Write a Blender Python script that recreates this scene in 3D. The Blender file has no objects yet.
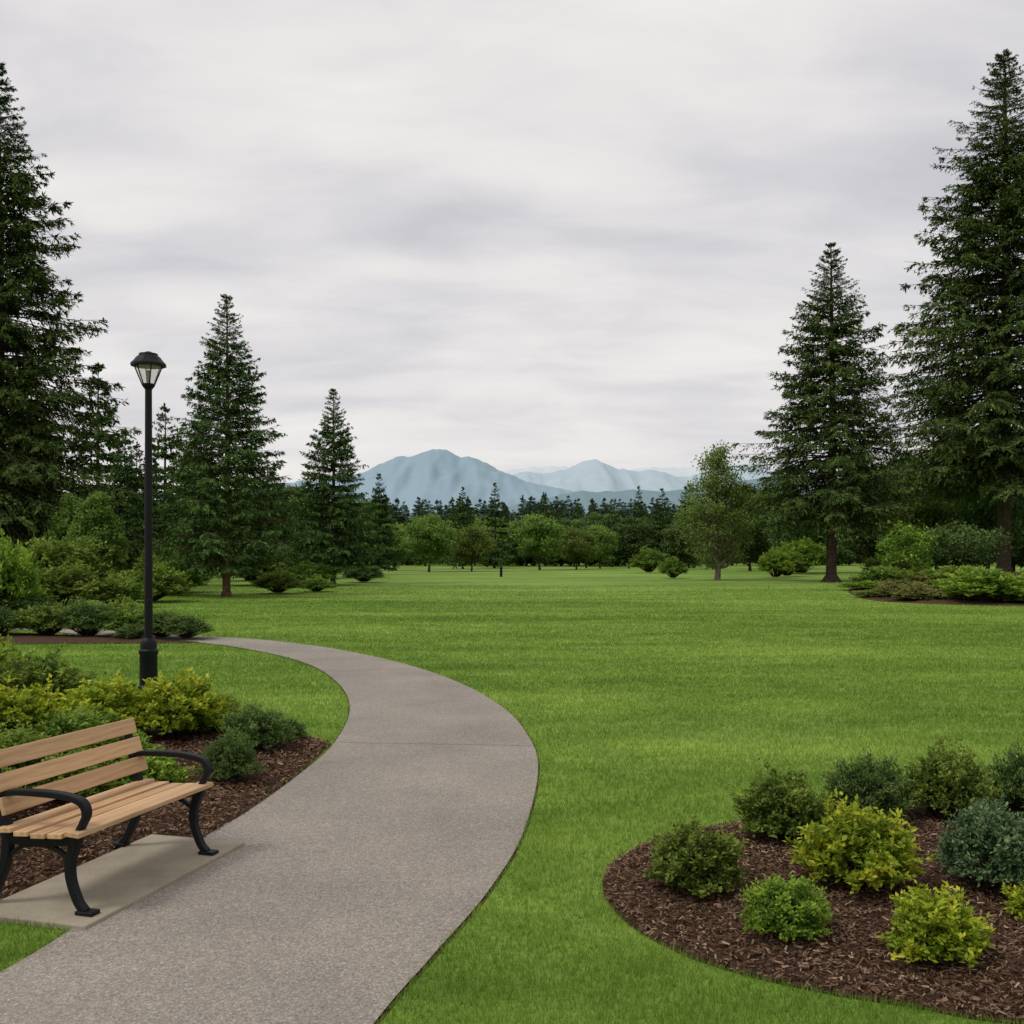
import bpy, math, numpy as np
from mathutils import Vector, noise, geometry
scene=bpy.context.scene
scene.view_settings.view_transform='Standard'; scene.view_settings.look='None'; scene.view_settings.exposure=0
COL=scene.collection
RNG=np.random.default_rng(7)

# ---------------------------------------------------------------- helpers
def link(o,parent=None):
    COL.objects.link(o)
    if parent: o.parent=parent
    return o
def empty(name,loc=(0,0,0),rz=0):
    e=bpy.data.objects.new(name,None); e.location=loc; e.rotation_euler=(0,0,rz); e.empty_display_size=.2
    return link(e)
def norm(a): return a/np.maximum(np.linalg.norm(a,axis=-1,keepdims=True),1e-9)
def facemesh(name,groups,mats):
    """groups: list of (faces (N,k,3), v (N,), mat_index)"""
    me=bpy.data.meshes.new(name)
    nv=sum(g[0].shape[0]*g[0].shape[1] for g in groups); nf=sum(g[0].shape[0] for g in groups)
    co=np.concatenate([g[0].reshape(-1,3) for g in groups]).astype(np.float32)
    starts=[];mi=[];vv=[];off=0
    for f,v,m in groups:
        n,k=f.shape[:2]
        starts.append(off+np.arange(n)*k); off+=n*k
        mi.append(np.full(n,m)); vv.append(np.repeat(v,k))
    me.vertices.add(nv); me.vertices.foreach_set('co',co.ravel())
    me.loops.add(nv); me.loops.foreach_set('vertex_index',np.arange(nv,dtype=np.int32))
    me.polygons.add(nf); me.polygons.foreach_set('loop_start',np.concatenate(starts).astype(np.int32))
    for m in mats: me.materials.append(m)
    me.polygons.foreach_set('material_index',np.concatenate(mi).astype(np.int32))
    a=me.attributes.new('v','FLOAT','POINT'); a.data.foreach_set('value',np.concatenate(vv).astype(np.float32))
    me.update(calc_edges=True)
    return me
def cards(P,D,L,W,rng,n=None,fold=0):
    N=len(P)
    if n is None: n=rng.normal(size=(N,3))
    side=norm(np.cross(D,n)); L=np.reshape(L,(-1,1)); W=np.reshape(W,(-1,1))
    up=norm(np.cross(side,D))
    m=P+D*L*.45
    return np.stack([P,m+side*W/2,P+D*L-up*L*fold,m-side*W/2],1)
def tube(pts,rad,seg=8):
    pts=np.array(pts,float); n=len(pts)
    t=norm(np.gradient(pts,axis=0)); ref=np.where(np.abs(t[:,2:3])>.9,np.array([[1.,0,0]]),np.array([[0,0,1.]]))
    a=norm(np.cross(t,ref)); b=np.cross(t,a)
    th=np.linspace(0,2*np.pi,seg,endpoint=False)
    rad=np.reshape(rad,(-1,1,1))
    ring=pts[:,None]+rad*(np.cos(th)[None,:,None]*a[:,None]+np.sin(th)[None,:,None]*b[:,None])
    r2=np.roll(ring,-1,axis=1)
    return np.stack([ring[:-1],r2[:-1],r2[1:],ring[1:]],2).reshape(-1,4,3)
def catmull(pts,n=8,closed=False):
    p=np.array(pts,float)
    if closed: p=np.vstack([p[-1:],p,p[:2]])
    else: p=np.vstack([2*p[0]-p[1],p,2*p[-1]-p[-2]])
    out=[]
    for i in range(1,len(p)-2):
        for k in range(n):
            t=k/n
            out.append(.5*((2*p[i])+(-p[i-1]+p[i+1])*t+(2*p[i-1]-5*p[i]+4*p[i+1]-p[i+2])*t*t+(-p[i-1]+3*p[i]-3*p[i+1]+p[i+2])*t**3))
    if not closed: out.append(p[-2])
    return np.array(out)
def inpoly(x,y,poly):
    r=np.zeros(x.shape,bool); n=len(poly)
    for i in range(n):
        x1,y1=poly[i];x2,y2=poly[(i+1)%n]
        if y1==y2: continue
        c=((y1>y)!=(y2>y))&(x<(x2-x1)*(y-y1)/(y2-y1)+x1)
        r^=c
    return r
def edgedist(x,y,poly):
    d=np.full(x.shape,1e9); n=len(poly)
    for i in range(n):
        a=poly[i];b=poly[(i+1)%n];ab=b-a;l=max(ab@ab,1e-12)
        t=np.clip(((x-a[0])*ab[0]+(y-a[1])*ab[1])/l,0,1)
        d=np.minimum(d,np.hypot(x-a[0]-t*ab[0],y-a[1]-t*ab[1]))
    return d
def sheet(name,poly,z,mat,mound=0,step=.25,rough=0,parent=None):
    poly=np.array(poly)
    lo=poly.min(0);hi=poly.max(0)
    gx,gy=np.meshgrid(np.arange(lo[0],hi[0],step),np.arange(lo[1],hi[1],step)); gx=gx.ravel();gy=gy.ravel()
    gx=gx+RNG.uniform(-.2,.2,gx.shape)*step; gy=gy+RNG.uniform(-.2,.2,gy.shape)*step
    ok=inpoly(gx,gy,poly); gx=gx[ok];gy=gy[ok]
    ok=edgedist(gx,gy,poly)>step*.35; gx=gx[ok];gy=gy[ok]
    vs=[Vector((a,b)) for a,b in poly]+[Vector((a,b)) for a,b in zip(gx,gy)]
    n=len(poly)
    r=geometry.delaunay_2d_cdt(vs,[],[list(range(n))],1,1e-5)
    V=np.array([[v.x,v.y] for v in r[0]])
    d=edgedist(V[:,0],V[:,1],poly)
    zz=z+mound*np.clip(d/.35,0,1)**.7
    if rough: zz=zz+np.where(d>.03,1,0)*np.array([noise.noise((a*3.1,b*3.1,0))+.5*noise.noise((a*9,b*9,4)) for a,b in V])*rough
    me=bpy.data.meshes.new(name); me.from_pydata([(a,b,c) for (a,b),c in zip(V,zz)],[],[list(f) for f in r[2]])
    me.materials.append(mat)
    o=bpy.data.objects.new(name,me); link(o,parent)
    for p in me.polygons: p.use_smooth=True
    return o

# ---------------------------------------------------------------- materials
def newmat(name):
    m=bpy.data.materials.new(name); m.use_nodes=True; nt=m.node_tree; nt.nodes.clear()
    out=nt.nodes.new('ShaderNodeOutputMaterial'); return m,nt,out
def ramp(nt,cols,src):
    r=nt.nodes.new('ShaderNodeValToRGB'); e=r.color_ramp.elements
    while len(e)<len(cols): e.new(.5)
    for el,(p,c) in zip(e,cols): el.position=p; el.color=(*c,1)
    nt.links.new(src,r.inputs[0]); return r.outputs[0]
def noisen(nt,scale,detail=3,rough=.55,vec=None,stretch=None,coord='Position',dist=0):
    n=nt.nodes.new('ShaderNodeTexNoise'); n.inputs['Scale'].default_value=scale; n.inputs['Detail'].default_value=detail; n.inputs['Roughness'].default_value=rough
    n.inputs['Distortion'].default_value=dist
    if vec is None:
        if coord=='Position': g=nt.nodes.new('ShaderNodeNewGeometry'); vec=g.outputs['Position']
        else: g=nt.nodes.new('ShaderNodeTexCoord'); vec=g.outputs['Object']
    if stretch:
        mp=nt.nodes.new('ShaderNodeMapping'); mp.inputs['Scale'].default_value=stretch; nt.links.new(vec,mp.inputs['Vector']); vec=mp.outputs[0]
    nt.links.new(vec,n.inputs['Vector']); return n.outputs['Fac']
def mixc(nt,fac,a,b,mode='MIX'):
    m=nt.nodes.new('ShaderNodeMix'); m.data_type='RGBA'; m.blend_type=mode
    for s,i in ((fac,0),(a,6),(b,7)):
        if isinstance(s,(int,float)): m.inputs[i].default_value=s
        elif isinstance(s,tuple): m.inputs[i].default_value=(*s,1)
        else: nt.links.new(s,m.inputs[i])
    return m.outputs[2]
def mathn(nt,op,a,b=0.0,c=None,clamp=False):
    m=nt.nodes.new('ShaderNodeMath'); m.operation=op; m.use_clamp=clamp
    for s,i in ((a,0),(b,1),(c,2)):
        if s is None: continue
        if isinstance(s,(int,float)): m.inputs[i].default_value=s
        else: nt.links.new(s,m.inputs[i])
    return m.outputs[0]
def bump(nt,h,strength,dist):
    b=nt.nodes.new('ShaderNodeBump'); b.inputs['Strength'].default_value=strength; b.inputs['Distance'].default_value=dist
    nt.links.new(h,b.inputs['Height']); return b.outputs[0]
def bsdf(nt,out,color,rough=.8,spec=.3,normal=None,metal=0,link_out=True):
    p=nt.nodes.new('ShaderNodeBsdfPrincipled')
    if isinstance(color,tuple): p.inputs['Base Color'].default_value=(*color,1)
    else: nt.links.new(color,p.inputs['Base Color'])
    if isinstance(rough,(int,float)): p.inputs['Roughness'].default_value=rough
    else: nt.links.new(rough,p.inputs['Roughness'])
    p.inputs['Specular IOR Level'].default_value=spec; p.inputs['Metallic'].default_value=metal
    if normal: nt.links.new(normal,p.inputs['Normal'])
    if link_out: nt.links.new(p.outputs[0],out.inputs['Surface'])
    return p
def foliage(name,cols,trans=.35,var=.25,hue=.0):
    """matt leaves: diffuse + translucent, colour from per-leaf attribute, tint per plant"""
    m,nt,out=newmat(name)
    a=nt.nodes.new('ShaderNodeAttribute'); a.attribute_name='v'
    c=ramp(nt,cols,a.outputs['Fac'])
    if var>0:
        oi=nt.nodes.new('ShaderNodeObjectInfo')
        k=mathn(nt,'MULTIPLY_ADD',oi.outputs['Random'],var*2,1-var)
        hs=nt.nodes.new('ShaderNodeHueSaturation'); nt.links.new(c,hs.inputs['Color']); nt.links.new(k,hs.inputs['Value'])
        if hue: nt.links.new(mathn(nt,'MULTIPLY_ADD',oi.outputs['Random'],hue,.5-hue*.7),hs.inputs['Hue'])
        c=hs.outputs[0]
    p=nt.nodes.new('ShaderNodeBsdfDiffuse'); nt.links.new(c,p.inputs['Color'])
    if trans>0:
        t=nt.nodes.new('ShaderNodeBsdfTranslucent'); nt.links.new(c,t.inputs['Color'])
        g=nt.nodes.new('ShaderNodeBsdfGlossy'); g.inputs['Roughness'].default_value=.5; g.inputs['Color'].default_value=(.5,.5,.5,1)
        mx=nt.nodes.new('ShaderNodeMixShader'); mx.inputs[0].default_value=trans
        nt.links.new(p.outputs[0],mx.inputs[1]); nt.links.new(t.outputs[0],mx.inputs[2])
        m2=nt.nodes.new('ShaderNodeMixShader'); m2.inputs[0].default_value=.025
        nt.links.new(mx.outputs[0],m2.inputs[1]); nt.links.new(g.outputs[0],m2.inputs[2])
        nt.links.new(m2.outputs[0],out.inputs['Surface'])
    else: nt.links.new(p.outputs[0],out.inputs['Surface'])
    return m
def plain(name,c,rough=.6,spec=.4,metal=0,var=.15,scale=20):
    m,nt,out=newmat(name)
    n=noisen(nt,scale,4,coord='Object')
    col=mixc(nt,1.0,c,ramp(nt,[(.3,(1-var,)*3),(.7,(1+var,)*3)],n),'MULTIPLY')
    bsdf(nt,out,col,rough,spec,bump(nt,n,.15,.01),metal); return m

def grasscolor(nt):
    big=noisen(nt,.16,3,stretch=(.45,1,1)); mid=noisen(nt,1.3,3,stretch=(.6,1,1)); streak=noisen(nt,.55,2,stretch=(.07,1,1))
    c=ramp(nt,[(.32,(.128,.222,.038)),(.5,(.172,.280,.052)),(.68,(.238,.350,.078))],big)
    c=mixc(nt,.75,c,ramp(nt,[(.3,(.72,.78,.7)),(.7,(1.22,1.16,1.15))],mid),'MULTIPLY')
    c=mixc(nt,1.0,c,ramp(nt,[(.35,(.87,.91,.88)),(.65,(1.17,1.12,1.12))],streak),'MULTIPLY')
    return c
# ground
m_ground,nt,out=newmat('ground_grass')
c=grasscolor(nt); fine=noisen(nt,14,3)
c=mixc(nt,1.0,c,ramp(nt,[(.3,(.72,.72,.68)),(.7,(1.14,1.12,1.0))],noisen(nt,5,5,.7,stretch=(.4,1,1))),'MULTIPLY')
bsdf(nt,out,c,.9,.1,bump(nt,fine,.5,.03))
# blades
m_blade,nt,out=newmat('grass_blades')
c=grasscolor(nt)
a=nt.nodes.new('ShaderNodeAttribute'); a.attribute_name='v'
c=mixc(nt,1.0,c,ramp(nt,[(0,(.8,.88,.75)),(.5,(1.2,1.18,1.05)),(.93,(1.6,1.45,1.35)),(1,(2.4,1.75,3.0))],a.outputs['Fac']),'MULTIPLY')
p=nt.nodes.new('ShaderNodeBsdfDiffuse'); nt.links.new(c,p.inputs['Color'])
t=nt.nodes.new('ShaderNodeBsdfTranslucent'); nt.links.new(c,t.inputs['Color'])
mx=nt.nodes.new('ShaderNodeMixShader'); mx.inputs[0].default_value=.45
nt.links.new(p.outputs[0],mx.inputs[1]); nt.links.new(t.outputs[0],mx.inputs[2]); nt.links.new(mx.outputs[0],out.inputs['Surface'])
# path aggregate
m_path,nt,out=newmat('path_aggregate')
v=nt.nodes.new('ShaderNodeTexVoronoi'); v.inputs['Scale'].default_value=140
g=nt.nodes.new('ShaderNodeNewGeometry'); nt.links.new(g.outputs['Position'],v.inputs['Vector'])
stone=ramp(nt,[(0,(.115,.098,.080)),(.35,(.235,.208,.178)),(.7,(.325,.290,.252)),(1,(.53,.485,.42))],v.outputs['Color'])
base=mixc(nt,.75,(.280,.248,.212),stone)
base=mixc(nt,1.0,base,ramp(nt,[(.3,(.84,.84,.85)),(.7,(1.12,1.11,1.1))],noisen(nt,.9,5,.6)),'MULTIPLY')
base=mixc(nt,1.0,base,ramp(nt,[(.35,(.85,.85,.85)),(.65,(1.09,1.09,1.09))],noisen(nt,45,4,.75)),'MULTIPLY')
bsdf(nt,out,base,.85,.2,bump(nt,v.outputs['Distance'],.4,.003))
# concrete pad
m_conc,nt,out=newmat('concrete')
base=ramp(nt,[(.3,(.25,.215,.16)),(.7,(.38,.335,.255))],noisen(nt,2.5,6,.65))
base=mixc(nt,1.0,base,ramp(nt,[(.35,(.88,.88,.88)),(.65,(1.08,1.08,1.08))],noisen(nt,120,3,.7)),'MULTIPLY')
bsdf(nt,out,base,.85,.2,bump(nt,noisen(nt,150,3),.25,.003))
m_joint=plain('joint_filler',(.15,.135,.12),.9,.1)
# mulch
m_mulch,nt,out=newmat('mulch')
base=ramp(nt,[(.3,(.032,.020,.013)),(.5,(.082,.048,.032)),(.7,(.15,.094,.064))],noisen(nt,38,5,.75))
bsdf(nt,out,base,.95,.05,bump(nt,noisen(nt,45,5,.7),.9,.03))
m_chip=foliage('wood_chip',[(0,(.045,.027,.018)),(.5,(.125,.073,.046)),(.85,(.22,.138,.090)),(1,(.38,.28,.20))],0,0)
# bark, foliage
m_bark=plain('bark',(.065,.048,.036),.95,.05,0,.5,6)
m_barkred=plain('bark_red',(.14,.085,.055),.95,.05,0,.5,5)
m_bark_light=plain('bark_light',(.19,.155,.115),.95,.05,0,.4,5)
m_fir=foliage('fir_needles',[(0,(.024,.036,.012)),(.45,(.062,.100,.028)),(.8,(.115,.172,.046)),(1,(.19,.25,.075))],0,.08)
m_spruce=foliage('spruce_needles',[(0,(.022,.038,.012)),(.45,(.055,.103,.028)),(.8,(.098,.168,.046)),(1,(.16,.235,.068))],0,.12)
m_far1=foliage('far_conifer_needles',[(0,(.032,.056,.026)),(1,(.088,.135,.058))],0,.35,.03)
m_far2=foliage('hazy_conifer_needles',[(0,(.052,.088,.062)),(1,(.095,.145,.098))],0,.2)  # needles tinted bluish: aerial haze painted into their colour
m_far3=foliage('hazier_conifer_needles',[(0,(.095,.150,.145)),(1,(.130,.195,.18))],0,.12)  # paler and bluer again, more distance haze mixed into the colour
m_leafA=foliage('deciduous_leaves',[(0,(.06,.11,.018)),(.5,(.15,.24,.040)),(1,(.29,.39,.08))],.35,.22,.03)
m_leafB=foliage('birch_leaves',[(0,(.085,.14,.030)),(.5,(.19,.27,.062)),(1,(.33,.42,.115))],.4,.1)
m_leafDark=foliage('dark_leaves',[(0,(.035,.062,.016)),(.5,(.085,.150,.036)),(1,(.17,.25,.070))],.3,.3,.03)
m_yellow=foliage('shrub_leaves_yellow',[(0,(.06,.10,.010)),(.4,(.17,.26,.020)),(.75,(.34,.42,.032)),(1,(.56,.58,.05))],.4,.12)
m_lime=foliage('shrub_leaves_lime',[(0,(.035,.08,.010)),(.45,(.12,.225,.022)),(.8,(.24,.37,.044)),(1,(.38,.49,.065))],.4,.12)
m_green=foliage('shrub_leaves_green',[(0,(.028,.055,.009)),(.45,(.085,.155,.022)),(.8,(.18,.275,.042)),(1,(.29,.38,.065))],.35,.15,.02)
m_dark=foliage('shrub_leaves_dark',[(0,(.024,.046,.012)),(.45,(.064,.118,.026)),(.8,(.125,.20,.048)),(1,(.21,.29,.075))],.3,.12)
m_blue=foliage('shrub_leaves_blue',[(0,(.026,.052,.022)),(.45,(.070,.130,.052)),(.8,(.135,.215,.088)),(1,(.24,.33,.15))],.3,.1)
m_cover=foliage('ground_cover_leaves',[(0,(.06,.06,.020)),(.5,(.15,.165,.046)),(1,(.27,.27,.085))],.3,.25)

# ---------------------------------------------------------------- layout (metres, camera at origin looking +Y)
edgeR=[(-1.05,-6),(-1.0,0),(-.80,2.2),(-.50,3.6),(-.34,4.2),(-.11,5.07),(.08,6.18),(.206,7.9),(.165,9.19),(-.077,10.97),(-.685,13.2),(-1.76,15.7),(-3.33,18.2),(-5.04,20.0),(-6.36,20.75),(-8.5,22.0),(-12,24.2),(-18,27)]
edgeL=[(-2.9,-6),(-2.8,0),(-2.45,2.5),(-2.07,4.05),(-1.98,4.6),(-1.90,5.3),(-1.84,6.0),(-1.74,6.6),(-1.64,7.7),(-1.60,9.0),(-1.78,10.97),(-2.27,13.1),(-3.12,15.4),(-4.33,17.4),(-5.93,19.2),(-8.3,20.7),(-11.5,22.8),(-17.3,25.4)]
ER=catmull(edgeR,8); EL=catmull(edgeL,8)
path_poly=np.vstack([ER,EL[::-1]])
pad_poly=np.array([(-1.92,4.50),(-1.554,5.82),(-2.16,5.99),(-2.53,4.67)])
bedR=catmull([(.46,5.07),(.56,5.5),(.85,5.92),(1.28,6.22),(1.9,6.55),(2.7,6.8),(3.6,6.9),(4.6,6.6),(5.2,5.6),(4.8,4.5),(3.6,3.75),(2.6,3.5),(1.80,3.62),(1.52,3.74),(1.23,3.86),(.92,4.05),(.68,4.30),(.51,4.66)],6,True)
bedL=np.vstack([np.array([(-2.53,4.70),(-2.16,6.00),(-1.84,5.93),(-1.74,6.6),(-1.65,7.7)]),catmull([(-1.62,8.95),(-2.2,9.6),(-3.2,10.6),(-4.2,11.3),(-5.2,11.6),(-7.5,12.0),(-10,12.0),(-12,11),(-12,7),(-9,5.2),(-6,4.6),(-2.9,4.62)],6)])
bedFar=catmull([(-6.05,19.35),(-8,19.1),(-11,18.9),(-15,18.6),(-18,20),(-16,22.2),(-11,21.6),(-8.2,20.4)],6,True)
bedRF=catmull([(13.6,38.5),(14.3,34.8),(16.9,33.0),(22,32.5),(30,38),(36,52),(34,60),(28,62),(21,58),(16.5,49)],6,True)
walk_far=catmull([(-34,97),(-16,101),(-6,106),(6,112),(6,114.5),(-7,108.5),(-17,103.5),(-34,99.5)],6,True)

# ground sheet
me=bpy.data.meshes.new('ground'); S=15000
me.from_pydata([(-S,-S,0),(S,-S,0),(S,S,0),(-S,S,0)],[],[(0,1,2,3)]); me.materials.append(m_ground); link(bpy.data.objects.new('ground',me))
def offset(E,d):
    t=norm(np.gradient(E,axis=0)); return E+np.stack([t[:,1],-t[:,0]],1)*d
soil=np.vstack([offset(ER,.014),offset(EL,-.014)[::-1]])
sheet('soil_edge',soil,.004,m_mulch,step=2.5)
sheet('footpath',path_poly,.012,m_path,step=.8)
sheet('footpath',walk_far,.01,m_path,step=3)
bR=sheet('mulch_bed',bedR,.008,m_mulch,.05,.09,.012)
bL=sheet('mulch_bed',bedL,.008,m_mulch,.04,.16,.012)
bF=sheet('mulch_bed',bedFar,.016,m_mulch,.05,.5)
bRF=sheet('mulch_bed',bedRF,.008,m_mulch,.12,1.5)
# concrete pad as a thin slab
me=bpy.data.meshes.new('concrete_pad')
vs=[(x,y,0.001) for x,y in pad_poly]+[(x,y,.030) for x,y in pad_poly]
me.from_pydata(vs,[],[(4,5,6,7),(0,1,5,4),(1,2,6,5),(2,3,7,6),(3,0,4,7)]); me.materials.append(m_conc)
pad=link(bpy.data.objects.new('concrete_pad',me)); bv=pad.modifiers.new('b','BEVEL'); bv.width=.006; bv.segments=2
def joint(yj):
    r=ER[np.argmin(abs(ER[:,1]-yj))]; l=EL[np.argmin(abs(EL[:,1]-yj-.03))]
    d=norm(r-l); n=np.array([-d[1],d[0]])*.004
    return [(l+n),(r+n),(r-n),(l-n)]
vs=[];fs=[]
for yy in (8.9,14.6):
    q=joint(yy); k=len(vs); vs+=[(p[0],p[1],.0165) for p in q]; fs.append((k,k+1,k+2,k+3))
me=bpy.data.meshes.new('path_joints'); me.from_pydata(vs,[],fs); me.materials.append(m_joint); link(bpy.data.objects.new('path_joints',me))

# ---------------------------------------------------------------- grass
def grass(N):
    D=np.exp(RNG.uniform(math.log(2.6),math.log(60),N))
    X=RNG.uniform(-1,1,N)*(.58*D+.9)
    keep=np.ones(N,bool)
    for poly in (path_poly,bedR,bedL,bedFar,bedRF,pad_poly):
        keep&=~inpoly(X,D,poly)
    keep&=~((D>30)&(RNG.random(N)<(D-30)/30))
    X=X[keep];D=D[keep];n=len(X)
    cl=np.sin(X*5.3+np.sin(D*4.1)*2)*np.sin(D*6.1+np.sin(X*3.7)*2)
    h=RNG.uniform(.020,.046,n)*(1+.25*cl); w=.0036*np.maximum(D/4,.8)*RNG.uniform(.7,1.3,n)
    az=RNG.uniform(0,2*np.pi,n); lean=RNG.uniform(.1,.85,n); la=RNG.uniform(0,2*np.pi,n)
    sx=np.cos(az)*w/2; sy=np.sin(az)*w/2; z=np.zeros(n)
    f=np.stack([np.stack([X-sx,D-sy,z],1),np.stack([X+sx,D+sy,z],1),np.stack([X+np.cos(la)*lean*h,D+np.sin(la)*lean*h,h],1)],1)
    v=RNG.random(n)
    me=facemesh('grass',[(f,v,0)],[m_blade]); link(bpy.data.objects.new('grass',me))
grass(750000)

# wood chips
def chips(poly,dens,parent,smin,smax):
    lo=poly.min(0);hi=poly.max(0); lo=lo.copy(); lo[0]=max(lo[0],-7)
    N=int((hi-lo).prod()*dens); x=RNG.uniform(lo[0],hi[0],N);y=RNG.uniform(lo[1],hi[1],N)
    k=inpoly(x,y,poly); x=x[k];y=y[k];n=len(x)
    d=edgedist(x,y,poly); z=.012+.05*np.clip(d/.35,0,1)**.7+RNG.uniform(-.004,.016,n)
    az=RNG.uniform(0,2*np.pi,n); D=norm(np.stack([np.cos(az),np.sin(az),RNG.normal(0,.3,n)],1))
    nn=norm(np.stack([RNG.normal(0,.45,n),RNG.normal(0,.45,n),np.ones(n)],1))
    L=RNG.uniform(smin**.5,smax**.5,n)**2;W=L*RNG.uniform(.15,.45,n)
    s=norm(np.cross(D,nn)); P=np.stack([x,y,z],1); L=L[:,None];W=W[:,None]
    f=np.stack([P-D*L/2-s*W/2,P+D*L/2-s*W/2*.7,P+D*L/2+s*W/2*.6,P-D*L/2+s*W/2],1)
    v=RNG.random(n)**1.2
    me=facemesh('wood_chips',[(f+nn[:,None]*.004,v,0)],[m_chip]); link(bpy.data.objects.new('wood_chips',me),parent)
chips(bedR,8500,bR,.007,.034)
chips(bedL,3500,bL,.012,.045)

# ---------------------------------------------------------------- plants
def bush_mesh(name,mats,R,H,nt_,nl,L,W,seed,loose=.1,up=.25,lumpy=.38):
    rng=np.random.default_rng(seed)
    d=norm(rng.normal(size=(nt_,3))); d[:,2]=np.abs(d[:,2])*1.0-.12; d=norm(d)
    lump=np.array([noise.noise((a*2.0+seed,b*2.0,c*2.0))+.5*noise.noise((a*4.5+seed,b*4.5,c*4.5+3)) for a,b,c in d])
    r=(1+lumpy*lump)*rng.uniform(1-loose*1.8,1+loose,nt_)
    r=np.where(rng.random(nt_)<.05,r*1.12,r)
    E=np.stack([d[:,0]*R*r,d[:,1]*R*r,H*.36+d[:,2]*H*.64*r],1)
    S=np.stack([d[:,0]*R*.15,d[:,1]*R*.15,np.full(nt_,H*.03)],1)
    s=rng.beta(2.2,1.0,(nt_,nl))*.62+.38
    P=S[:,None]+(E-S)[:,None]*s[...,None]
    P[...,2]=P[...,2]+H*.10*np.sin(s*np.pi)
    P+=rng.normal(0,R*.035,P.shape)
    td=norm(E-S)[:,None]*np.ones((1,nl,1))
    D=norm(td*.55+rng.normal(0,.55,P.shape)+np.array([0,0,up]))
    n=norm(td*.5+np.array([0,0,.5])+rng.normal(0,.45,P.shape))
    P=P.reshape(-1,3);D=D.reshape(-1,3);n=n.reshape(-1,3);s=s.ravel()
    ok=P[:,2]>.01; P=P[ok];D=D[ok];n=n[ok];s=s[ok];k=len(P)
    tw=np.repeat(rng.normal(0,.12,nt_)+lump*.35,nl)[ok]
    f=cards(P,D,rng.uniform(.65,1.3,k)*L,rng.uniform(.75,1.25,k)*W,rng,n,.12)
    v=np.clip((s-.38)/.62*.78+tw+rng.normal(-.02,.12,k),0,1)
    gs=[(f,v,0)]
    q=[]
    for i in range(0,nt_,6):
        q.append(tube([S[i],(S[i]+E[i])/2+np.array([0,0,H*.06]),S[i]+(E[i]-S[i])*.9],[R*.016,R*.011,R*.005],4))
    q=np.concatenate(q); gs.append((q,np.zeros(len(q)),1))
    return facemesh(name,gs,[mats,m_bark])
def put(name,me,x,y,s=1,sz=None,z=0,rz=None,parent=None):
    o=bpy.data.objects.new(name,me); o.location=(x,y,z); o.scale=(s,s,sz if sz else s); o.rotation_euler=(0,0,RNG.uniform(0,6.28) if rz is None else rz)
    return link(o,parent)
def U(name,mat,seed,nt_=560,nl=19,L=.064,W=.034,loose=.12,up=.25,lumpy=.38): return bush_mesh(name,mat,.5,1,nt_,nl,L,W,seed,loose,up,lumpy)
B_yel=[U('shrub_yellow',m_yellow,1,460,19,.074,.039,.16,.3),U('shrub_yellow_b',m_yellow,12,440,19,.078,.040,.19,.35)]
B_lime=[U('shrub_lime',m_lime,2,540,19,.062,.032,.10,.35,.3),U('shrub_lime_b',m_lime,22,420,17,.076,.036,.2,.4)]
B_green=[U('shrub_green',m_green,3),U('shrub_green_b',m_green,33),U('shrub_green_c',m_green,34,580,19,.058,.029,.14)]
B_dark=[U('shrub_dark',m_dark,4,600,21,.062,.020,.13,.4),U('shrub_dark_b',m_dark,44,600,21,.062,.020,.15,.4)]
B_blue=[U('shrub_blue',m_blue,5,640,21,.048,.026,.08,.2,.28)]
B_cover=[U('cover',m_cover,6,380,15,.09,.05,.2,.3,.6)]
def shrub(kind,x,y,w,h,name='shrub'):
    me=kind[int(RNG.integers(len(kind)))]
    put(name,me,x,y,w*.92,h*.97,z=.02)
# right bed
shrub(B_green,1.56,5.78,.52,.41); shrub(B_dark,2.19,6.18,.54,.41); shrub(B_green,2.72,6.25,.54,.47); shrub(B_dark,3.25,6.35,.5,.42)
shrub(B_green[:1],.91,4.90,.47,.34); shrub(B_yel[:1],1.72,4.96,.57,.42); shrub(B_blue,2.37,4.92,.52,.46)
shrub(B_lime[:1],1.19,4.34,.37,.27); shrub(B_yel[1:],1.74,4.10,.40,.28); shrub(B_yel,2.42,4.5,.36,.2)
shrub(B_green,3.2,4.7,.5,.4); shrub(B_lime,3.7,5.6,.5,.4)
# left bed
for k,x,y,w,h in [(B_yel,-3.0,9.0,.85,.56),(B_yel,-3.65,8.9,.95,.53),(B_yel,-4.3,8.6,.8,.52),(B_green,-4.75,10.0,1.0,.66),(B_lime,-5.5,10.3,1.1,.85),(B_green,-4.1,10.2,.7,.36),
    (B_green,-3.5,8.0,.7,.42),(B_lime,-3.0,7.5,.7,.36),(B_lime,-2.55,7.0,.52,.30),(B_green,-2.95,6.7,.5,.33),(B_green,-3.6,7.0,.7,.45),(B_green,-4.3,7.6,.8,.48),(B_lime,-3.3,6.2,.5,.35),
    (B_dark,-2.80,9.35,.48,.30),(B_dark,-3.3,10.2,.6,.30),(B_dark,-2.16,8.5,.60,.38),(B_dark,-2.06,7.3,.43,.36),(B_dark,-1.98,9.0,.26,.20),(B_dark,-2.9,9.9,.45,.27),
    (B_green,-5.9,9.0,1.2,.8),(B_lime,-6.6,10.5,1.2,.9),(B_green,-6.4,7.4,1.1,.8),(B_green,-5.0,6.6,.8,.6)]:
    shrub(k,x,y,w,h,'juniper_shrub' if k is B_dark else 'shrub')
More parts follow.
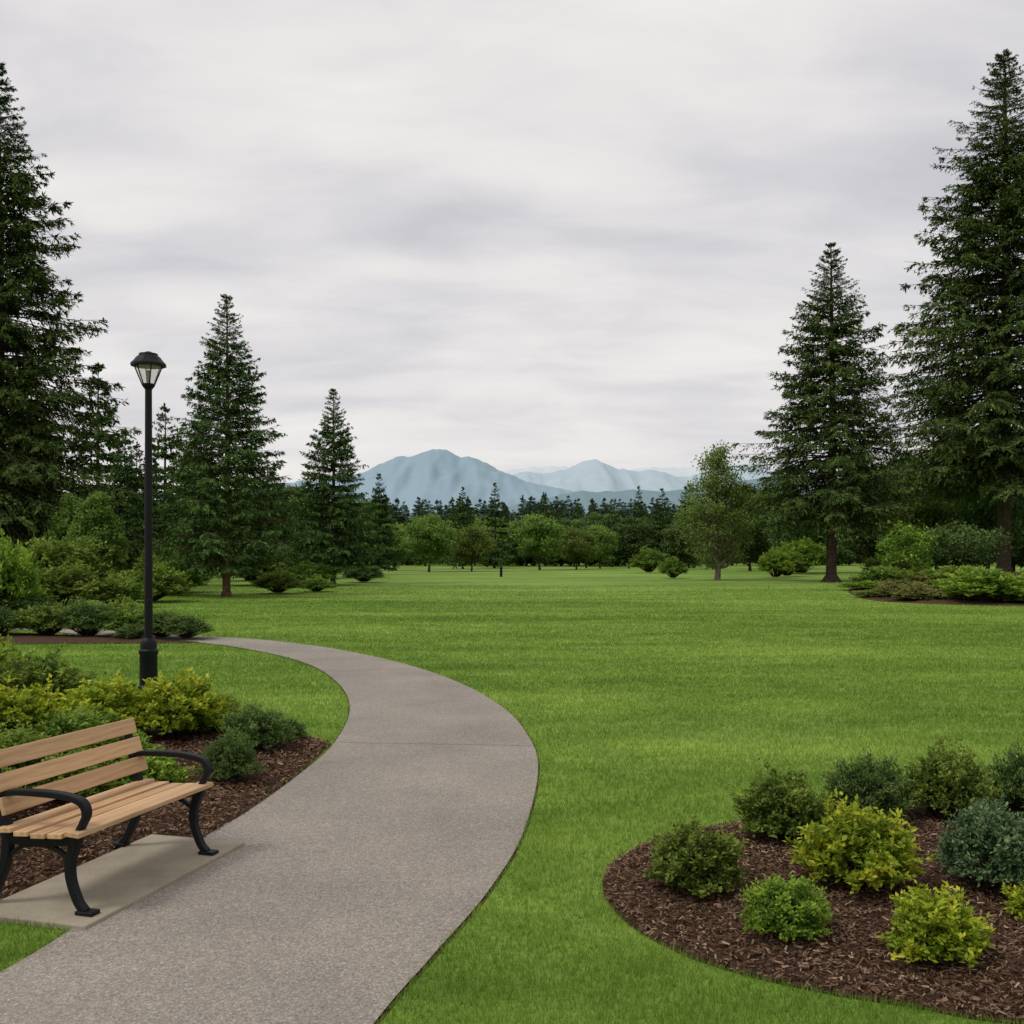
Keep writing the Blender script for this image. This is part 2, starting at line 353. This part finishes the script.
# far-left bed on the bend
for k,x,y,w,h in [(B_dark,-6.55,20.1,1.0,.45),(B_dark,-7.1,20.3,1.1,.52),(B_green,-7.8,20.5,1.2,.62),(B_dark,-8.7,20.5,1.3,.72),(B_green,-9.6,20.7,1.3,.62),(B_dark,-10.6,20.5,1.3,.62),(B_green,-8.3,21.3,1.1,.7),(B_green,-12,20.5,1.5,.7),(B_dark,-7.5,19.8,.7,.3)]:
    shrub(k,x,y,w,h)
# mid-left masses
for k,x,y,w,h in [(B_lime,-13.8,27,2.0,2.1),(B_green,-14.0,31,2.8,1.3),(B_green,-12.6,32,2.0,.95),(B_lime,-16.4,31.5,2.4,1.7),(B_green,-17.5,30,3.4,1.9),(B_green,-13,36,2.6,1.2),
    (B_dark,-13.2,27,1.8,.6),(B_green,-10.3,44,2.2,.9),(B_green,-9,46,1.8,.6),(B_green,-11,55,2.8,1.2),(B_green,-14,56,4,1.8),(B_dark,-9.2,62,2.6,1.0),(B_green,-15.5,45,3.6,1.7),(B_lime,-14.2,42,2.4,1.4),(B_green,-18,40,3.6,2.2)]:
    shrub(k,x,y,w,h)
# right far bed: filled with ground cover and low shrubs
rr=np.random.default_rng(3)
c=0
front=catmull([(14.3,38.5),(14.9,35.4),(17.1,33.8),(22,33.3),(29.5,38.3)],5)
for i,(x,y) in enumerate(front):
    k=[B_cover,B_green,B_cover,B_lime][int(rr.integers(4))]; shrub(k,x+rr.uniform(-.2,.9),y+rr.uniform(.3,1.3),rr.uniform(.9,2.0),rr.uniform(.25,.70))
while c<44:
    x=rr.uniform(13,37);y=rr.uniform(34.5,61)
    if not inpoly(np.array([x-.8]),np.array([y]),bedRF)[0]: continue
    c+=1; k=[B_cover,B_green,B_lime,B_cover,B_dark][int(rr.integers(5))]
    shrub(k,x,y,rr.uniform(1.4,3.0),rr.uniform(.4,1.15))
for k,x,y,w,h in [(B_green,24,64,3,1.6),(B_green,11.6,72,2.0,1.4),(B_lime,19.5,74,2.6,2.0),(B_green,13,95,3.2,2.2),(B_lime,26,90,5,3),(B_green,22,80,3.0,1.8),(B_lime,31.5,58,2.4,2.2)]:
    shrub(k,x,y,w,h)

def conifer(name,H,R,clear,nb,nsub,nc,cl,cw,seed,mat,bark,droop=.35,p=.95,flare=1.0,seg=9,ragged=.22,tr=.013,wh=9,upb=.10):
    rng=np.random.default_rng(seed)
    zt=np.linspace(0,1,14); zt[1]=.025; zt[2]=.08
    rad=H*tr*(1-zt)**.8+H*.0008; rad[0]*=1+.7*flare
    tp=np.stack([np.sin(zt*5+seed)*H*.002-np.sin(seed)*H*.002,np.cos(zt*4+seed)*H*.002-np.cos(seed)*H*.002,zt*H*.985-.05],1)
    bt=tube(tp,rad,seg)
    P=[];D=[];V=[];bq=[bt]
    nw=max(6,nb//wh); woff=rng.normal(0,.30,nw+1); wlen=rng.uniform(.84,1.1,nw+1)
    for i in range(nb):
        u=(i+rng.uniform(0,1))/nb
        wi=int(u*nw); uu=(wi+.5+woff[wi]*.5+rng.normal(0,.20))/nw
        t=min(max(uu,0),.992)
        z0=H*(clear+(1-clear)*t)
        prof=(1-t)**p*min(1,.60+t*3.0)
        L=R*prof*rng.uniform(1-ragged*1.4,1+ragged*.6)*wlen[wi]+.012*H*rng.uniform(.4,1)
        if rng.random()<.05: L*=1.15
        az=i*2.39996+rng.normal(0,.3)
        rd=np.array([math.cos(az),math.sin(az),0])
        up=upb+.55*t**1.7; dr=droop*(1-t*.6)*rng.uniform(.7,1.3)
        def pt(s): return np.outer(s*L,rd)+np.stack([0*s,0*s,z0+L*(up*s-dr*1.6*s**1.6+dr*.75*s**3)],1)
        ss=np.linspace(0,1,5); bq.append(tube(pt(ss),np.linspace(1,.15,5)*H*.0022*(.3+prof),3))
        n=max(4,int(nsub*(.25+.75*prof)))
        s=np.sort(rng.uniform(.10,1,n))**.8
        base=pt(s); tang=norm(pt(s+.02)-base)
        side=np.where(np.arange(n)%2==0,1,-1)[:,None]*np.cross(np.array([[0,0,1.]]),rd)
        sl=L*(.08+.34*(1-s))*rng.uniform(.7,1.2,n)
        sd=norm(tang*.75+side*rng.uniform(.55,1.0,(n,1))+np.array([0,0,-.12])+rng.normal(0,.1,(n,3)))
        q=rng.uniform(0,1,(n,nc))
        pp=base[:,None]+sd[:,None]*(sl[:,None]*q)[...,None]
        pp[...,2]-=sl[:,None]*q**1.8*.32
        dd=norm(sd[:,None]*.8+rng.normal(0,.38,pp.shape)+np.array([0,0,-.30]))
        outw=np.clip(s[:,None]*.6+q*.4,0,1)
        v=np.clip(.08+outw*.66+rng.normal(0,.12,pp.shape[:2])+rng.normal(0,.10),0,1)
        P.append(pp.reshape(-1,3));D.append(dd.reshape(-1,3));V.append(v.ravel())
    k0=70; zz=rng.uniform(.955,1.0,k0); P.append(np.stack([0*zz,0*zz,zz*H],1)); D.append(norm(np.stack([rng.normal(0,.35,k0),rng.normal(0,.35,k0),rng.uniform(.5,1.2,k0)],1))); V.append(np.full(k0,.5))
    P=np.concatenate(P);D=np.concatenate(D);V=np.concatenate(V);k=len(P)
    nn=norm(rng.normal(0,.55,(k,3))+np.array([0,0,1])+norm(P*np.array([1,1,0]))*.35)
    small=np.clip((H-P[:,2])/(H*.25),.45,1)
    f=cards(P,D,rng.uniform(.6,1.25,k)*cl*small,rng.uniform(.7,1.3,k)*cw*small,rng,nn,.1)
    bq=np.concatenate(bq)
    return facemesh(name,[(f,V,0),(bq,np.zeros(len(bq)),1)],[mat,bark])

put('fir_tree',conifer('fir_a',25.6,7.2,.05,620,30,14,.28,.075,11,m_fir,m_bark,.42,.90,ragged=.3),-25.0,48.6,rz=0)
put('spruce_tree',conifer('spruce_a',12.3,3.45,.10,460,24,11,.17,.050,12,m_spruce,m_barkred,.26,.90,upb=.14),-11.65,40.8,rz=1)
put('spruce_tree',conifer('spruce_b',11.1,3.1,.09,350,19,10,.21,.062,13,m_spruce,m_bark,.28,.88,upb=.14),-10.15,56.7,rz=2)
put('spruce_tree',conifer('spruce_c',8.6,2.1,.08,200,12,8,.27,.09,14,m_spruce,m_bark,.3,.85),-11.3,85,rz=2)
put('fir_tree',conifer('fir_b',21.3,6.0,.19,460,28,13,.26,.075,15,m_fir,m_bark,.34,.86,1.5,ragged=.28,tr=.0155,upb=.12),20.1,63,rz=3)
put('fir_tree',conifer('fir_c',38.8,10.9,.19,640,33,15,.37,.10,16,m_fir,m_bark,.38,.86,1.2,ragged=.3,tr=.0125,upb=.12),36.4,74,rz=4)
far_small=[conifer('conifer_far_%d'%i,10,[2.8,2.5,3.2][i],.05,150,10,8,.34,.12,30+i,m_spruce,m_bark,.3,.88,seg=5) for i in range(3)]
for x,y,h in [(-25.5,66,10.0),(-23.5,60,8.5),(-29,60,13),(-31,75,16),(-21.0,56,8.0),(-36,58,18),(-6.0,122,10.0),(-2.2,128,10.9),(-13,150,10),(-9.5,160,10),(5,150,11),(7.5,155,10),(-19,80,9),(-15.5,76,8.5),(-17.5,66,9),(-13.5,72,8),(-18.5,52,6.5),(-20.5,62,8.5),(-23,74,11),(42,95,20),(48,88,20),(32,115,12),(-40,80,20),(21,140,11),(26,150,12),(36,130,15),(-34,50,20),(-33,95,16),(52,70,26),(-27,85,13),(-22,90,11),(11,165,11),(19,150,12),(17,165,11),(23,130,11),(14,140,9.5)]:
    put('spruce_tree',far_small[int(RNG.integers(3))],x,y,h/10*RNG.uniform(.9,1.1),h/10)

def decid(name,H,R,nclump,nl,ls,seed,mat,bark,clear=.22,tall=1.0,stems=1):
    rng=np.random.default_rng(seed)
    cz=H*(clear+1)/2; hz=H*(1-clear)/2
    C=[];
    while len(C)<nclump:
        d=rng.uniform(-1,1,3)
        r=np.linalg.norm(d)
        if r>1 or r<.3: continue
        w=1 if tall==1 else (.95-.62*max(0,d[2]+.2))
        C.append([d[0]*R*w,d[1]*R*w,cz+d[2]*hz])
    C=np.array(C); cr=R*rng.uniform(.20,.38,nclump)*(1 if tall==1 else .8)
    q=[]
    for sidx in range(stems):
        o=np.array([rng.normal(0,.1*R),rng.normal(0,.1*R),0]) if stems>1 else np.zeros(3)
        tp=[o,o+[.01*H,0,H*.12],o*2+[0,.01*H,H*clear*1.1],o*3+[.02*H,0,H*.55],[0,0,H*.85]]
        q.append(tube(tp,np.array([.024,.018,.015,.010,.003])*H/(1 if stems==1 else 1.7),7))
    for i in range(nclump):
        z=max(H*clear*.8,C[i,2]-np.hypot(C[i,0],C[i,1])*rng.uniform(.5,1.0)); z=min(z,H*.8)
        a=np.array([0,0,z]); mid=(a+C[i])/2+[0,0,-.03*H]
        q.append(tube([a,mid,C[i]],[H*.006,H*.004,H*.0015],4))
    q=np.concatenate(q)
    d=norm(rng.normal(size=(nclump,nl,3))); rr=rng.uniform(.25,1.15,(nclump,nl,1))**.6
    P=C[:,None]+d*rr*cr[:,None,None]*np.array([1.1,1.1,.72])
    n=norm(d*.5+np.array([0,0,.5])+rng.normal(0,.45,d.shape)); D=norm(rng.normal(size=d.shape)+d*.4-np.array([0,0,.2]))
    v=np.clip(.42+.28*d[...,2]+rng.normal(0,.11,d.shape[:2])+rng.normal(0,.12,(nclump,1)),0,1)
    P=P.reshape(-1,3);k=len(P)
    f=cards(P,D.reshape(-1,3),rng.uniform(.7,1.3,k)*ls,rng.uniform(.45,.75,k)*ls,rng,n.reshape(-1,3),.1)
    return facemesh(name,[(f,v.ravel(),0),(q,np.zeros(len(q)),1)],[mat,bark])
put('birch_tree',decid('birch',9.4,2.75,170,85,.18,50,m_leafB,m_bark_light,.10,tall=2),13.95,68,rz=0)
DT=[decid('round_tree_%d'%i,10,[4.3,3.8,4.8][i],100,100,.42,60+i,m_leafA,m_bark,.2) for i in range(3)]
DD=[decid('dark_tree_%d'%i,10,[3.6,4.2][i],100,100,.42,70+i,m_leafDark,m_bark,.15) for i in range(2)]
DL=[decid('feathery_tree',10,2.7,150,80,.30,77,m_leafA,m_bark,.08,tall=2)]
for K,x,y,h in [(DT,-8.3,100,5.9),(DT,-4.2,104,4.6),(DT,3.1,112,6.4),(DT,7.6,118,4.8),(DT,11,125,5.6),(DT,-13,110,5.0),(DT,-3.5,140,6),
    (DL,-17.4,42,4.5),(DL,-19.8,45,4.6),
    (DD,33,92,10),(DT,38,98,12),(DD,28,96,7),(DT,45,90,13),(DD,25,105,7.5),(DT,30,120,10),(DD,20,118,6),(DT,34,84,7.5),(DD,40,84,9),(DD,17,140,7),
    (DD,14,150,8),(DD,2,150,7),(DD,-20,130,9),(DD,-27,120,10),(DT,-32,105,9),(DD,9,145,7)]:
    put('deciduous_tree',K[int(RNG.integers(len(K)))],x,y,h/10*RNG.uniform(.9,1.08),h/10)
put('maple_tree',decid('maple',3.6,2.2,60,90,.20,80,m_leafDark,m_bark,.35,stems=3),27.0,60,rz=0)
put('maple_tree',decid('maple_b',3.3,1.5,45,70,.17,81,m_lime,m_bark,.25,stems=2),20.8,53,rz=0)

# distant forest
forest=empty('distant_forest')
rr=np.random.default_rng(5)
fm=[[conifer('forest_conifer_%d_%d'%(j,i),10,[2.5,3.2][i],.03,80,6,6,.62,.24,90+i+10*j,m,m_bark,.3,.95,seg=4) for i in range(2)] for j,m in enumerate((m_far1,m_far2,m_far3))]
fd=[decid('forest_round_%d'%i,10,4.4,60,60,.75,110+i,m_leafDark if i else m_leafA,m_bark,.03) for i in range(2)]
def hill(y): t=min(max((y-300)/500,0),1); return 26*t*t*(3-2*t)
for k in range(90):
    x=rr.uniform(-1,1); y=rr.uniform(150,180); h=rr.uniform(4,8)
    put('forest_part',fd[int(rr.random()<.75)],x*.70*y,y,h/10*1.2,h/10,parent=forest)
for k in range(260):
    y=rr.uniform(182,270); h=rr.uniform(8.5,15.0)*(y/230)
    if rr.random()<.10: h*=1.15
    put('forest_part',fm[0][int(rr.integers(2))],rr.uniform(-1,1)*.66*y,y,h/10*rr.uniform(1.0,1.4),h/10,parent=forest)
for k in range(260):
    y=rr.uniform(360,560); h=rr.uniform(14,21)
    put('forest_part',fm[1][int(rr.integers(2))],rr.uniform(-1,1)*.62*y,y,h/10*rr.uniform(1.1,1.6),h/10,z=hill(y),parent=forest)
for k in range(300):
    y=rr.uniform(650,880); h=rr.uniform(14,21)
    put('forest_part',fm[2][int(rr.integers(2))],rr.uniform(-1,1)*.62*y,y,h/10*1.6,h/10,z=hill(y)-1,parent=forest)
m_hill,nt,out=newmat('forest_floor'); bsdf(nt,out,ramp(nt,[(.3,(.07,.11,.085)),(.7,(.11,.16,.12))],noisen(nt,.05,4)),.95,.05)
vs=[];fs=[];ny=20
for j in range(ny):
    y=290+j/(ny-1)*1100
    zz=hill(y)-.3 if y<1000 else hill(y)*(1-(y-1000)/390)-.3
    vs+=[(-1500,y,zz),(1500,y,zz)]
for j in range(ny-1): fs.append((2*j,2*j+1,2*j+3,2*j+2))
me=bpy.data.meshes.new('hill'); me.from_pydata(vs,[],fs); me.materials.append(m_hill); link(bpy.data.objects.new('hill',me))

# ---------------------------------------------------------------- mountains
def mountain(pts,D,depth,col,seed,amp=.006,rid=.40):
    m,nt,out=newmat('mountain_haze_%d'%seed)
    bsdf(nt,out,ramp(nt,[(.3,tuple(c*.95 for c in col)),(.7,tuple(c*1.04 for c in col))],noisen(nt,40/D,7,.65)),1,0)  # col already includes the air haze, painted into the slope colour
    px=np.array([p[0] for p in pts])*D/1000.; pz=np.array([p[1] for p in pts])*D/1000.
    nx,ny=420,44; vs=[];fs=[]
    for j in range(ny):
        t=j/(ny-1)*2-1
        for i in range(nx):
            x=px[0]+(px[-1]-px[0])*i/(nx-1); h=np.interp(x,px,pz)
            n=noise.fractal(Vector((x/D*32,t*1.6+seed,seed)),.75,2,7)
            n2=1-abs(noise.fractal(Vector((x/D*26+7,t*1.1,seed)),1,2,4))*2
            hh=h*max(0,(1-abs(t)**1.15))*(1+rid*n2*min(abs(t),.5))+n*D*amp*(1-abs(t)*.6)
            vs.append((x,D+t*depth,max(hh,-5)))
    for j in range(ny-1):
        for i in range(nx-1):
            a=j*nx+i; fs.append((a,a+1,a+nx+1,a+nx))
    me=bpy.data.meshes.new('mountain'); me.from_pydata(vs,[],fs); me.materials.append(m)
    for p in me.polygons: p.use_smooth=True
    link(bpy.data.objects.new('mountain',me))
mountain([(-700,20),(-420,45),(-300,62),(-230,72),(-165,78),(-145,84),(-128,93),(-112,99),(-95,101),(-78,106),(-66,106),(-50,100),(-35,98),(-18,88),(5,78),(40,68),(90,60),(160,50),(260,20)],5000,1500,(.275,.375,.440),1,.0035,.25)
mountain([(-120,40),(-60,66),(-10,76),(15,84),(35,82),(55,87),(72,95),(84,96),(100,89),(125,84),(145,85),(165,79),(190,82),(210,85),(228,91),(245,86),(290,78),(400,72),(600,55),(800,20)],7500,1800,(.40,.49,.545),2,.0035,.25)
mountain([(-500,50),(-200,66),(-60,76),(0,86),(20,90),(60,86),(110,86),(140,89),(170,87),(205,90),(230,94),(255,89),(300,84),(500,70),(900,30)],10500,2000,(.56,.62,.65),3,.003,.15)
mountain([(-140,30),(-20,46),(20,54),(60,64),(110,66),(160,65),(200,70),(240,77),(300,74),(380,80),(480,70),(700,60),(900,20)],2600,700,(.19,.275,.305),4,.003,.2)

# ---------------------------------------------------------------- bench
m_iron=plain('black_iron',(.008,.008,.010),.5,.18)
m_wood,nt,out=newmat('bench_wood')
gr=noisen(nt,7,6,.65,coord='Object',stretch=(.35,7,7),dist=.6)
c=ramp(nt,[(.25,(.36,.205,.105)),(.5,(.55,.345,.185)),(.75,(.68,.46,.27))],gr)
oi=nt.nodes.new('ShaderNodeObjectInfo'); hs=nt.nodes.new('ShaderNodeHueSaturation'); nt.links.new(c,hs.inputs['Color']); nt.links.new(mathn(nt,'MULTIPLY_ADD',oi.outputs['Random'],.25,.88),hs.inputs['Value'])
bsdf(nt,out,hs.outputs[0],.55,.3,bump(nt,gr,.25,.003))
bench=empty('park_bench',(-2.110,5.195,.030),math.atan2(.96,.283)); bench.scale=(1,1,.93)
def boxpart(name,cx,cy,cz,sx,sy,sz,mat,parent,rx=0,bw=.004):
    me=bpy.data.meshes.new(name)
    vs=[(x*sx/2,y*sy/2,z*sz/2) for z in(-1,1) for y in(-1,1) for x in(-1,1)]
    me.from_pydata(vs,[],[(0,2,3,1),(4,5,7,6),(0,1,5,4),(1,3,7,5),(3,2,6,7),(2,0,4,6)]); me.materials.append(mat)
    o=bpy.data.objects.new(name,me); o.location=(cx,cy,cz); o.rotation_euler=(rx,0,0)
    b=o.modifiers.new('b','BEVEL'); b.width=bw; b.segments=3
    return link(o,parent)
def strip(name,pts,wid,x,thick,parent,mat):
    P=catmull(pts,6); W=np.interp(np.linspace(0,1,len(P)),np.linspace(0,1,len(wid)),wid)
    t=norm(np.gradient(P,axis=0)); n=np.stack([-t[:,1],t[:,0]],1)
    A=P+n*W[:,None]/2;B=P-n*W[:,None]/2;k=len(P)
    vs=[(x-thick/2,a,b) for a,b in A]+[(x-thick/2,a,b) for a,b in B]+[(x+thick/2,a,b) for a,b in A]+[(x+thick/2,a,b) for a,b in B]
    fs=[]
    for i in range(k-1):
        fs+=[(i,i+1,k+i+1,k+i),(2*k+i,3*k+i,3*k+i+1,2*k+i+1),(i,2*k+i,2*k+i+1,i+1),(k+i,k+i+1,3*k+i+1,3*k+i)]
    fs+=[(0,k,3*k,2*k),(k-1,3*k-1,4*k-1,2*k-1)]
    me=bpy.data.meshes.new(name); me.from_pydata(vs,[],fs); me.materials.append(mat)
    o=bpy.data.objects.new(name,me); b=o.modifiers.new('b','BEVEL'); b.width=.006; b.segments=2; b.limit_method='ANGLE'; b.angle_limit=.7
    return link(o,parent)
for e,x in enumerate((-.485,.495)):
    strip('front_leg_%d'%(e+1),[(-.275,.012),(-.235,.06),(-.195,.17),(-.195,.27),(-.235,.39)],[.035,.035,.038,.045,.05],x,.042,bench,m_iron)
    strip('back_leg_%d'%(e+1),[(.285,.012),(.245,.06),(.185,.20),(.165,.33),(.185,.45),(.225,.62),(.262,.765)],[.035,.038,.042,.05,.045,.035,.028],x,.042,bench,m_iron)
    strip('seat_rail_%d'%(e+1),[(-.235,.372),(-.10,.345),(.05,.335),(.175,.35)],[.045,.04,.04,.05],x,.036,bench,m_iron)
    strip('brace_%d'%(e+1),[(-.20,.26),(-.10,.315),(0,.325),(.09,.305),(.17,.24)],[.02,.022,.024,.022,.02],x,.026,bench,m_iron)
    strip('armrest_%d'%(e+1),[(.222,.565),(.12,.582),(-.04,.587),(-.17,.580),(-.255,.557),(-.282,.505),(-.262,.45),(-.225,.385)],[.026,.030,.034,.034,.034,.030,.026,.028],x,.046,bench,m_iron)
    boxpart('front_foot_%d'%(e+1),x,-.285,.010,.062,.095,.02,m_iron,bench)
    boxpart('back_foot_%d'%(e+1),x,.292,.010,.062,.085,.02,m_iron,bench)
boxpart('stretcher',0,-.02,.318,.96,.03,.022,m_iron,bench)
for i in range(5):
    yy=-.245+i*.096; zz=.408-.018*math.sin((i/4)*math.pi)-.008*i/4
    boxpart('seat_slat_%d'%(i+1),0,yy,zz,1.09,.080,.026,m_wood,bench,rx=(-.06 if i else .08))
for i in range(3):
    t=i/2; cy=.168+.075*t; cz=.515+.225*t
    boxpart('back_slat_%d'%(i+1),0,cy-.01,cz,1.07,.024,.092,m_wood,bench,rx=-.27)

# ---------------------------------------------------------------- street lamp
lamp=empty('street_lamp',(-4.58,12.6,0))
def lathe(name,prof,mat,parent,seg=24,smooth=True):
    n=len(prof);vs=[];fs=[]
    for r,z in prof:
        for k in range(seg):
            a=2*math.pi*k/seg; vs.append((r*math.cos(a),r*math.sin(a),z))
    for i in range(n-1):
        for k in range(seg):
            fs.append((i*seg+k,i*seg+(k+1)%seg,(i+1)*seg+(k+1)%seg,(i+1)*seg+k))
    fs.append(tuple(range(seg))[::-1]); fs.append(tuple(range((n-1)*seg,n*seg)))
    me=bpy.data.meshes.new(name); me.from_pydata(vs,[],fs); me.materials.append(mat)
    if smooth:
        for p in me.polygons: p.use_smooth=len(p.vertices)==4
    o=bpy.data.objects.new(name,me)
    e=o.modifiers.new('e','EDGE_SPLIT'); e.split_angle=.6
    return link(o,parent)
m_glass,nt,out=newmat('frosted_glass')
p=bsdf(nt,out,(.85,.83,.79),.25,.5,link_out=False)
t=nt.nodes.new('ShaderNodeBsdfTransparent'); t.inputs[0].default_value=(.95,.94,.92,1); mx=nt.nodes.new('ShaderNodeMixShader'); mx.inputs[0].default_value=.75
nt.links.new(p.outputs[0],mx.inputs[1]); nt.links.new(t.outputs[0],mx.inputs[2]); nt.links.new(mx.outputs[0],out.inputs[0])
lathe('base',[(.125,0),(.125,.05),(.108,.07),(.108,.44),(.118,.46),(.118,.50),(.10,.52),(.10,.60),(.085,.63),(.062,.66)],m_iron,lamp)
lathe('post',[(.052,.60),(.050,1.2),(.042,3.80),(.050,3.805),(.050,3.83),(.038,3.84)],m_iron,lamp)
lathe('lantern_seat',[(.040,3.78),(.070,3.82),(.080,3.835),(.080,3.85),(.06,3.86)],m_iron,lamp)
lathe('glass',[(.074,3.852),(.170,4.085)],m_glass,lamp,6,False)
lathe('lamp_socket',[(.022,3.86),(.022,3.93),(.030,3.95),(.030,4.0),(.012,4.03)],m_bark_light,lamp,10)
lathe('roof',[(.195,4.075),(.218,4.08),(.218,4.105),(.18,4.145),(.15,4.185),(.12,4.21),(.115,4.235),(.05,4.25),(.03,4.262)],m_iron,lamp,12,False)
for k in range(6):
    a=2*math.pi*k/6
    q=tube([(.078*math.cos(a),.078*math.sin(a),3.845),(.180*math.cos(a),.180*math.sin(a),4.085)],[.008,.008],6)
    me=facemesh('frame_bar_%d'%(k+1),[(q,np.zeros(len(q)),0)],[m_iron]); link(bpy.data.objects.new('frame_bar_%d'%(k+1),me),lamp)

# bollards out on the lawn
for x,y in ((-.85,78),(9.5,128),(14.5,124)):
    e=empty('bollard',(x,y,0))
    lathe('bollard_post',[(.13,0),(.13,.08),(.10,.10),(.10,.62),(.12,.64),(.12,.72),(.06,.82)],m_iron,e,12)

# ---------------------------------------------------------------- camera, light, world
cam=bpy.data.cameras.new('camera'); cam.lens=36*1000/1024; cam.sensor_width=36; cam.shift_y=43/1024; cam.clip_end=40000; cam.clip_start=.05
co=bpy.data.objects.new('camera',cam); co.location=(0,0,1.7); co.rotation_euler=(math.radians(90),0,0); link(co); scene.camera=co
Sd=Vector((-.50,-.30,.80)).normalized()
sun=bpy.data.lights.new('sun','SUN'); sun.energy=1.5; sun.angle=math.radians(14); sun.color=(1,.95,.87)
so=bpy.data.objects.new('sun',sun); so.rotation_euler=Sd.to_track_quat('Z','Y').to_euler(); link(so)
w=bpy.data.worlds.new('World'); scene.world=w; w.use_nodes=True; nt=w.node_tree; nt.nodes.clear()
out=nt.nodes.new('ShaderNodeOutputWorld'); bg=nt.nodes.new('ShaderNodeBackground'); bg.inputs[1].default_value=.106
sky=nt.nodes.new('ShaderNodeTexSky'); sky.sky_type='NISHITA'; sky.sun_disc=False
sky.sun_elevation=math.asin(Sd.z); sky.sun_rotation=math.atan2(Sd.x,Sd.y)
tc=nt.nodes.new('ShaderNodeTexCoord'); sp=nt.nodes.new('ShaderNodeSeparateXYZ'); nt.links.new(tc.outputs['Generated'],sp.inputs[0])
zz=mathn(nt,'ADD',mathn(nt,'MAXIMUM',sp.outputs[2],0.0),.22)
cx=mathn(nt,'DIVIDE',sp.outputs[0],zz); cy=mathn(nt,'DIVIDE',sp.outputs[1],zz)
cb=nt.nodes.new('ShaderNodeCombineXYZ'); nt.links.new(cx,cb.inputs[0]); nt.links.new(cy,cb.inputs[1])
n1=noisen(nt,1.25,3,.5,vec=cb.outputs[0],stretch=(.48,1.0,1),dist=.2)
n2=noisen(nt,4.0,5,.55,vec=cb.outputs[0],stretch=(.62,1.2,1),dist=.3)
nn=mathn(nt,'ADD',mathn(nt,'MULTIPLY',n1,.68),mathn(nt,'MULTIPLY',n2,.32))
cl=ramp(nt,[(.36,(5.5,5.45,5.8)),(.46,(6.7,6.55,6.75)),(.54,(7.8,7.6,7.5)),(.63,(8.6,8.35,8.15))],nn)
hz=ramp(nt,[(0,(1,1,1)),(.18,(0,0,0))],sp.outputs[2])
cl=mixc(nt,mathn(nt,'MULTIPLY',hz,.6),cl,(8.2,7.9,7.6))
c=mixc(nt,.97,sky.outputs[0],cl)
nt.links.new(c,bg.inputs[0]); nt.links.new(bg.outputs[0],out.inputs[0])
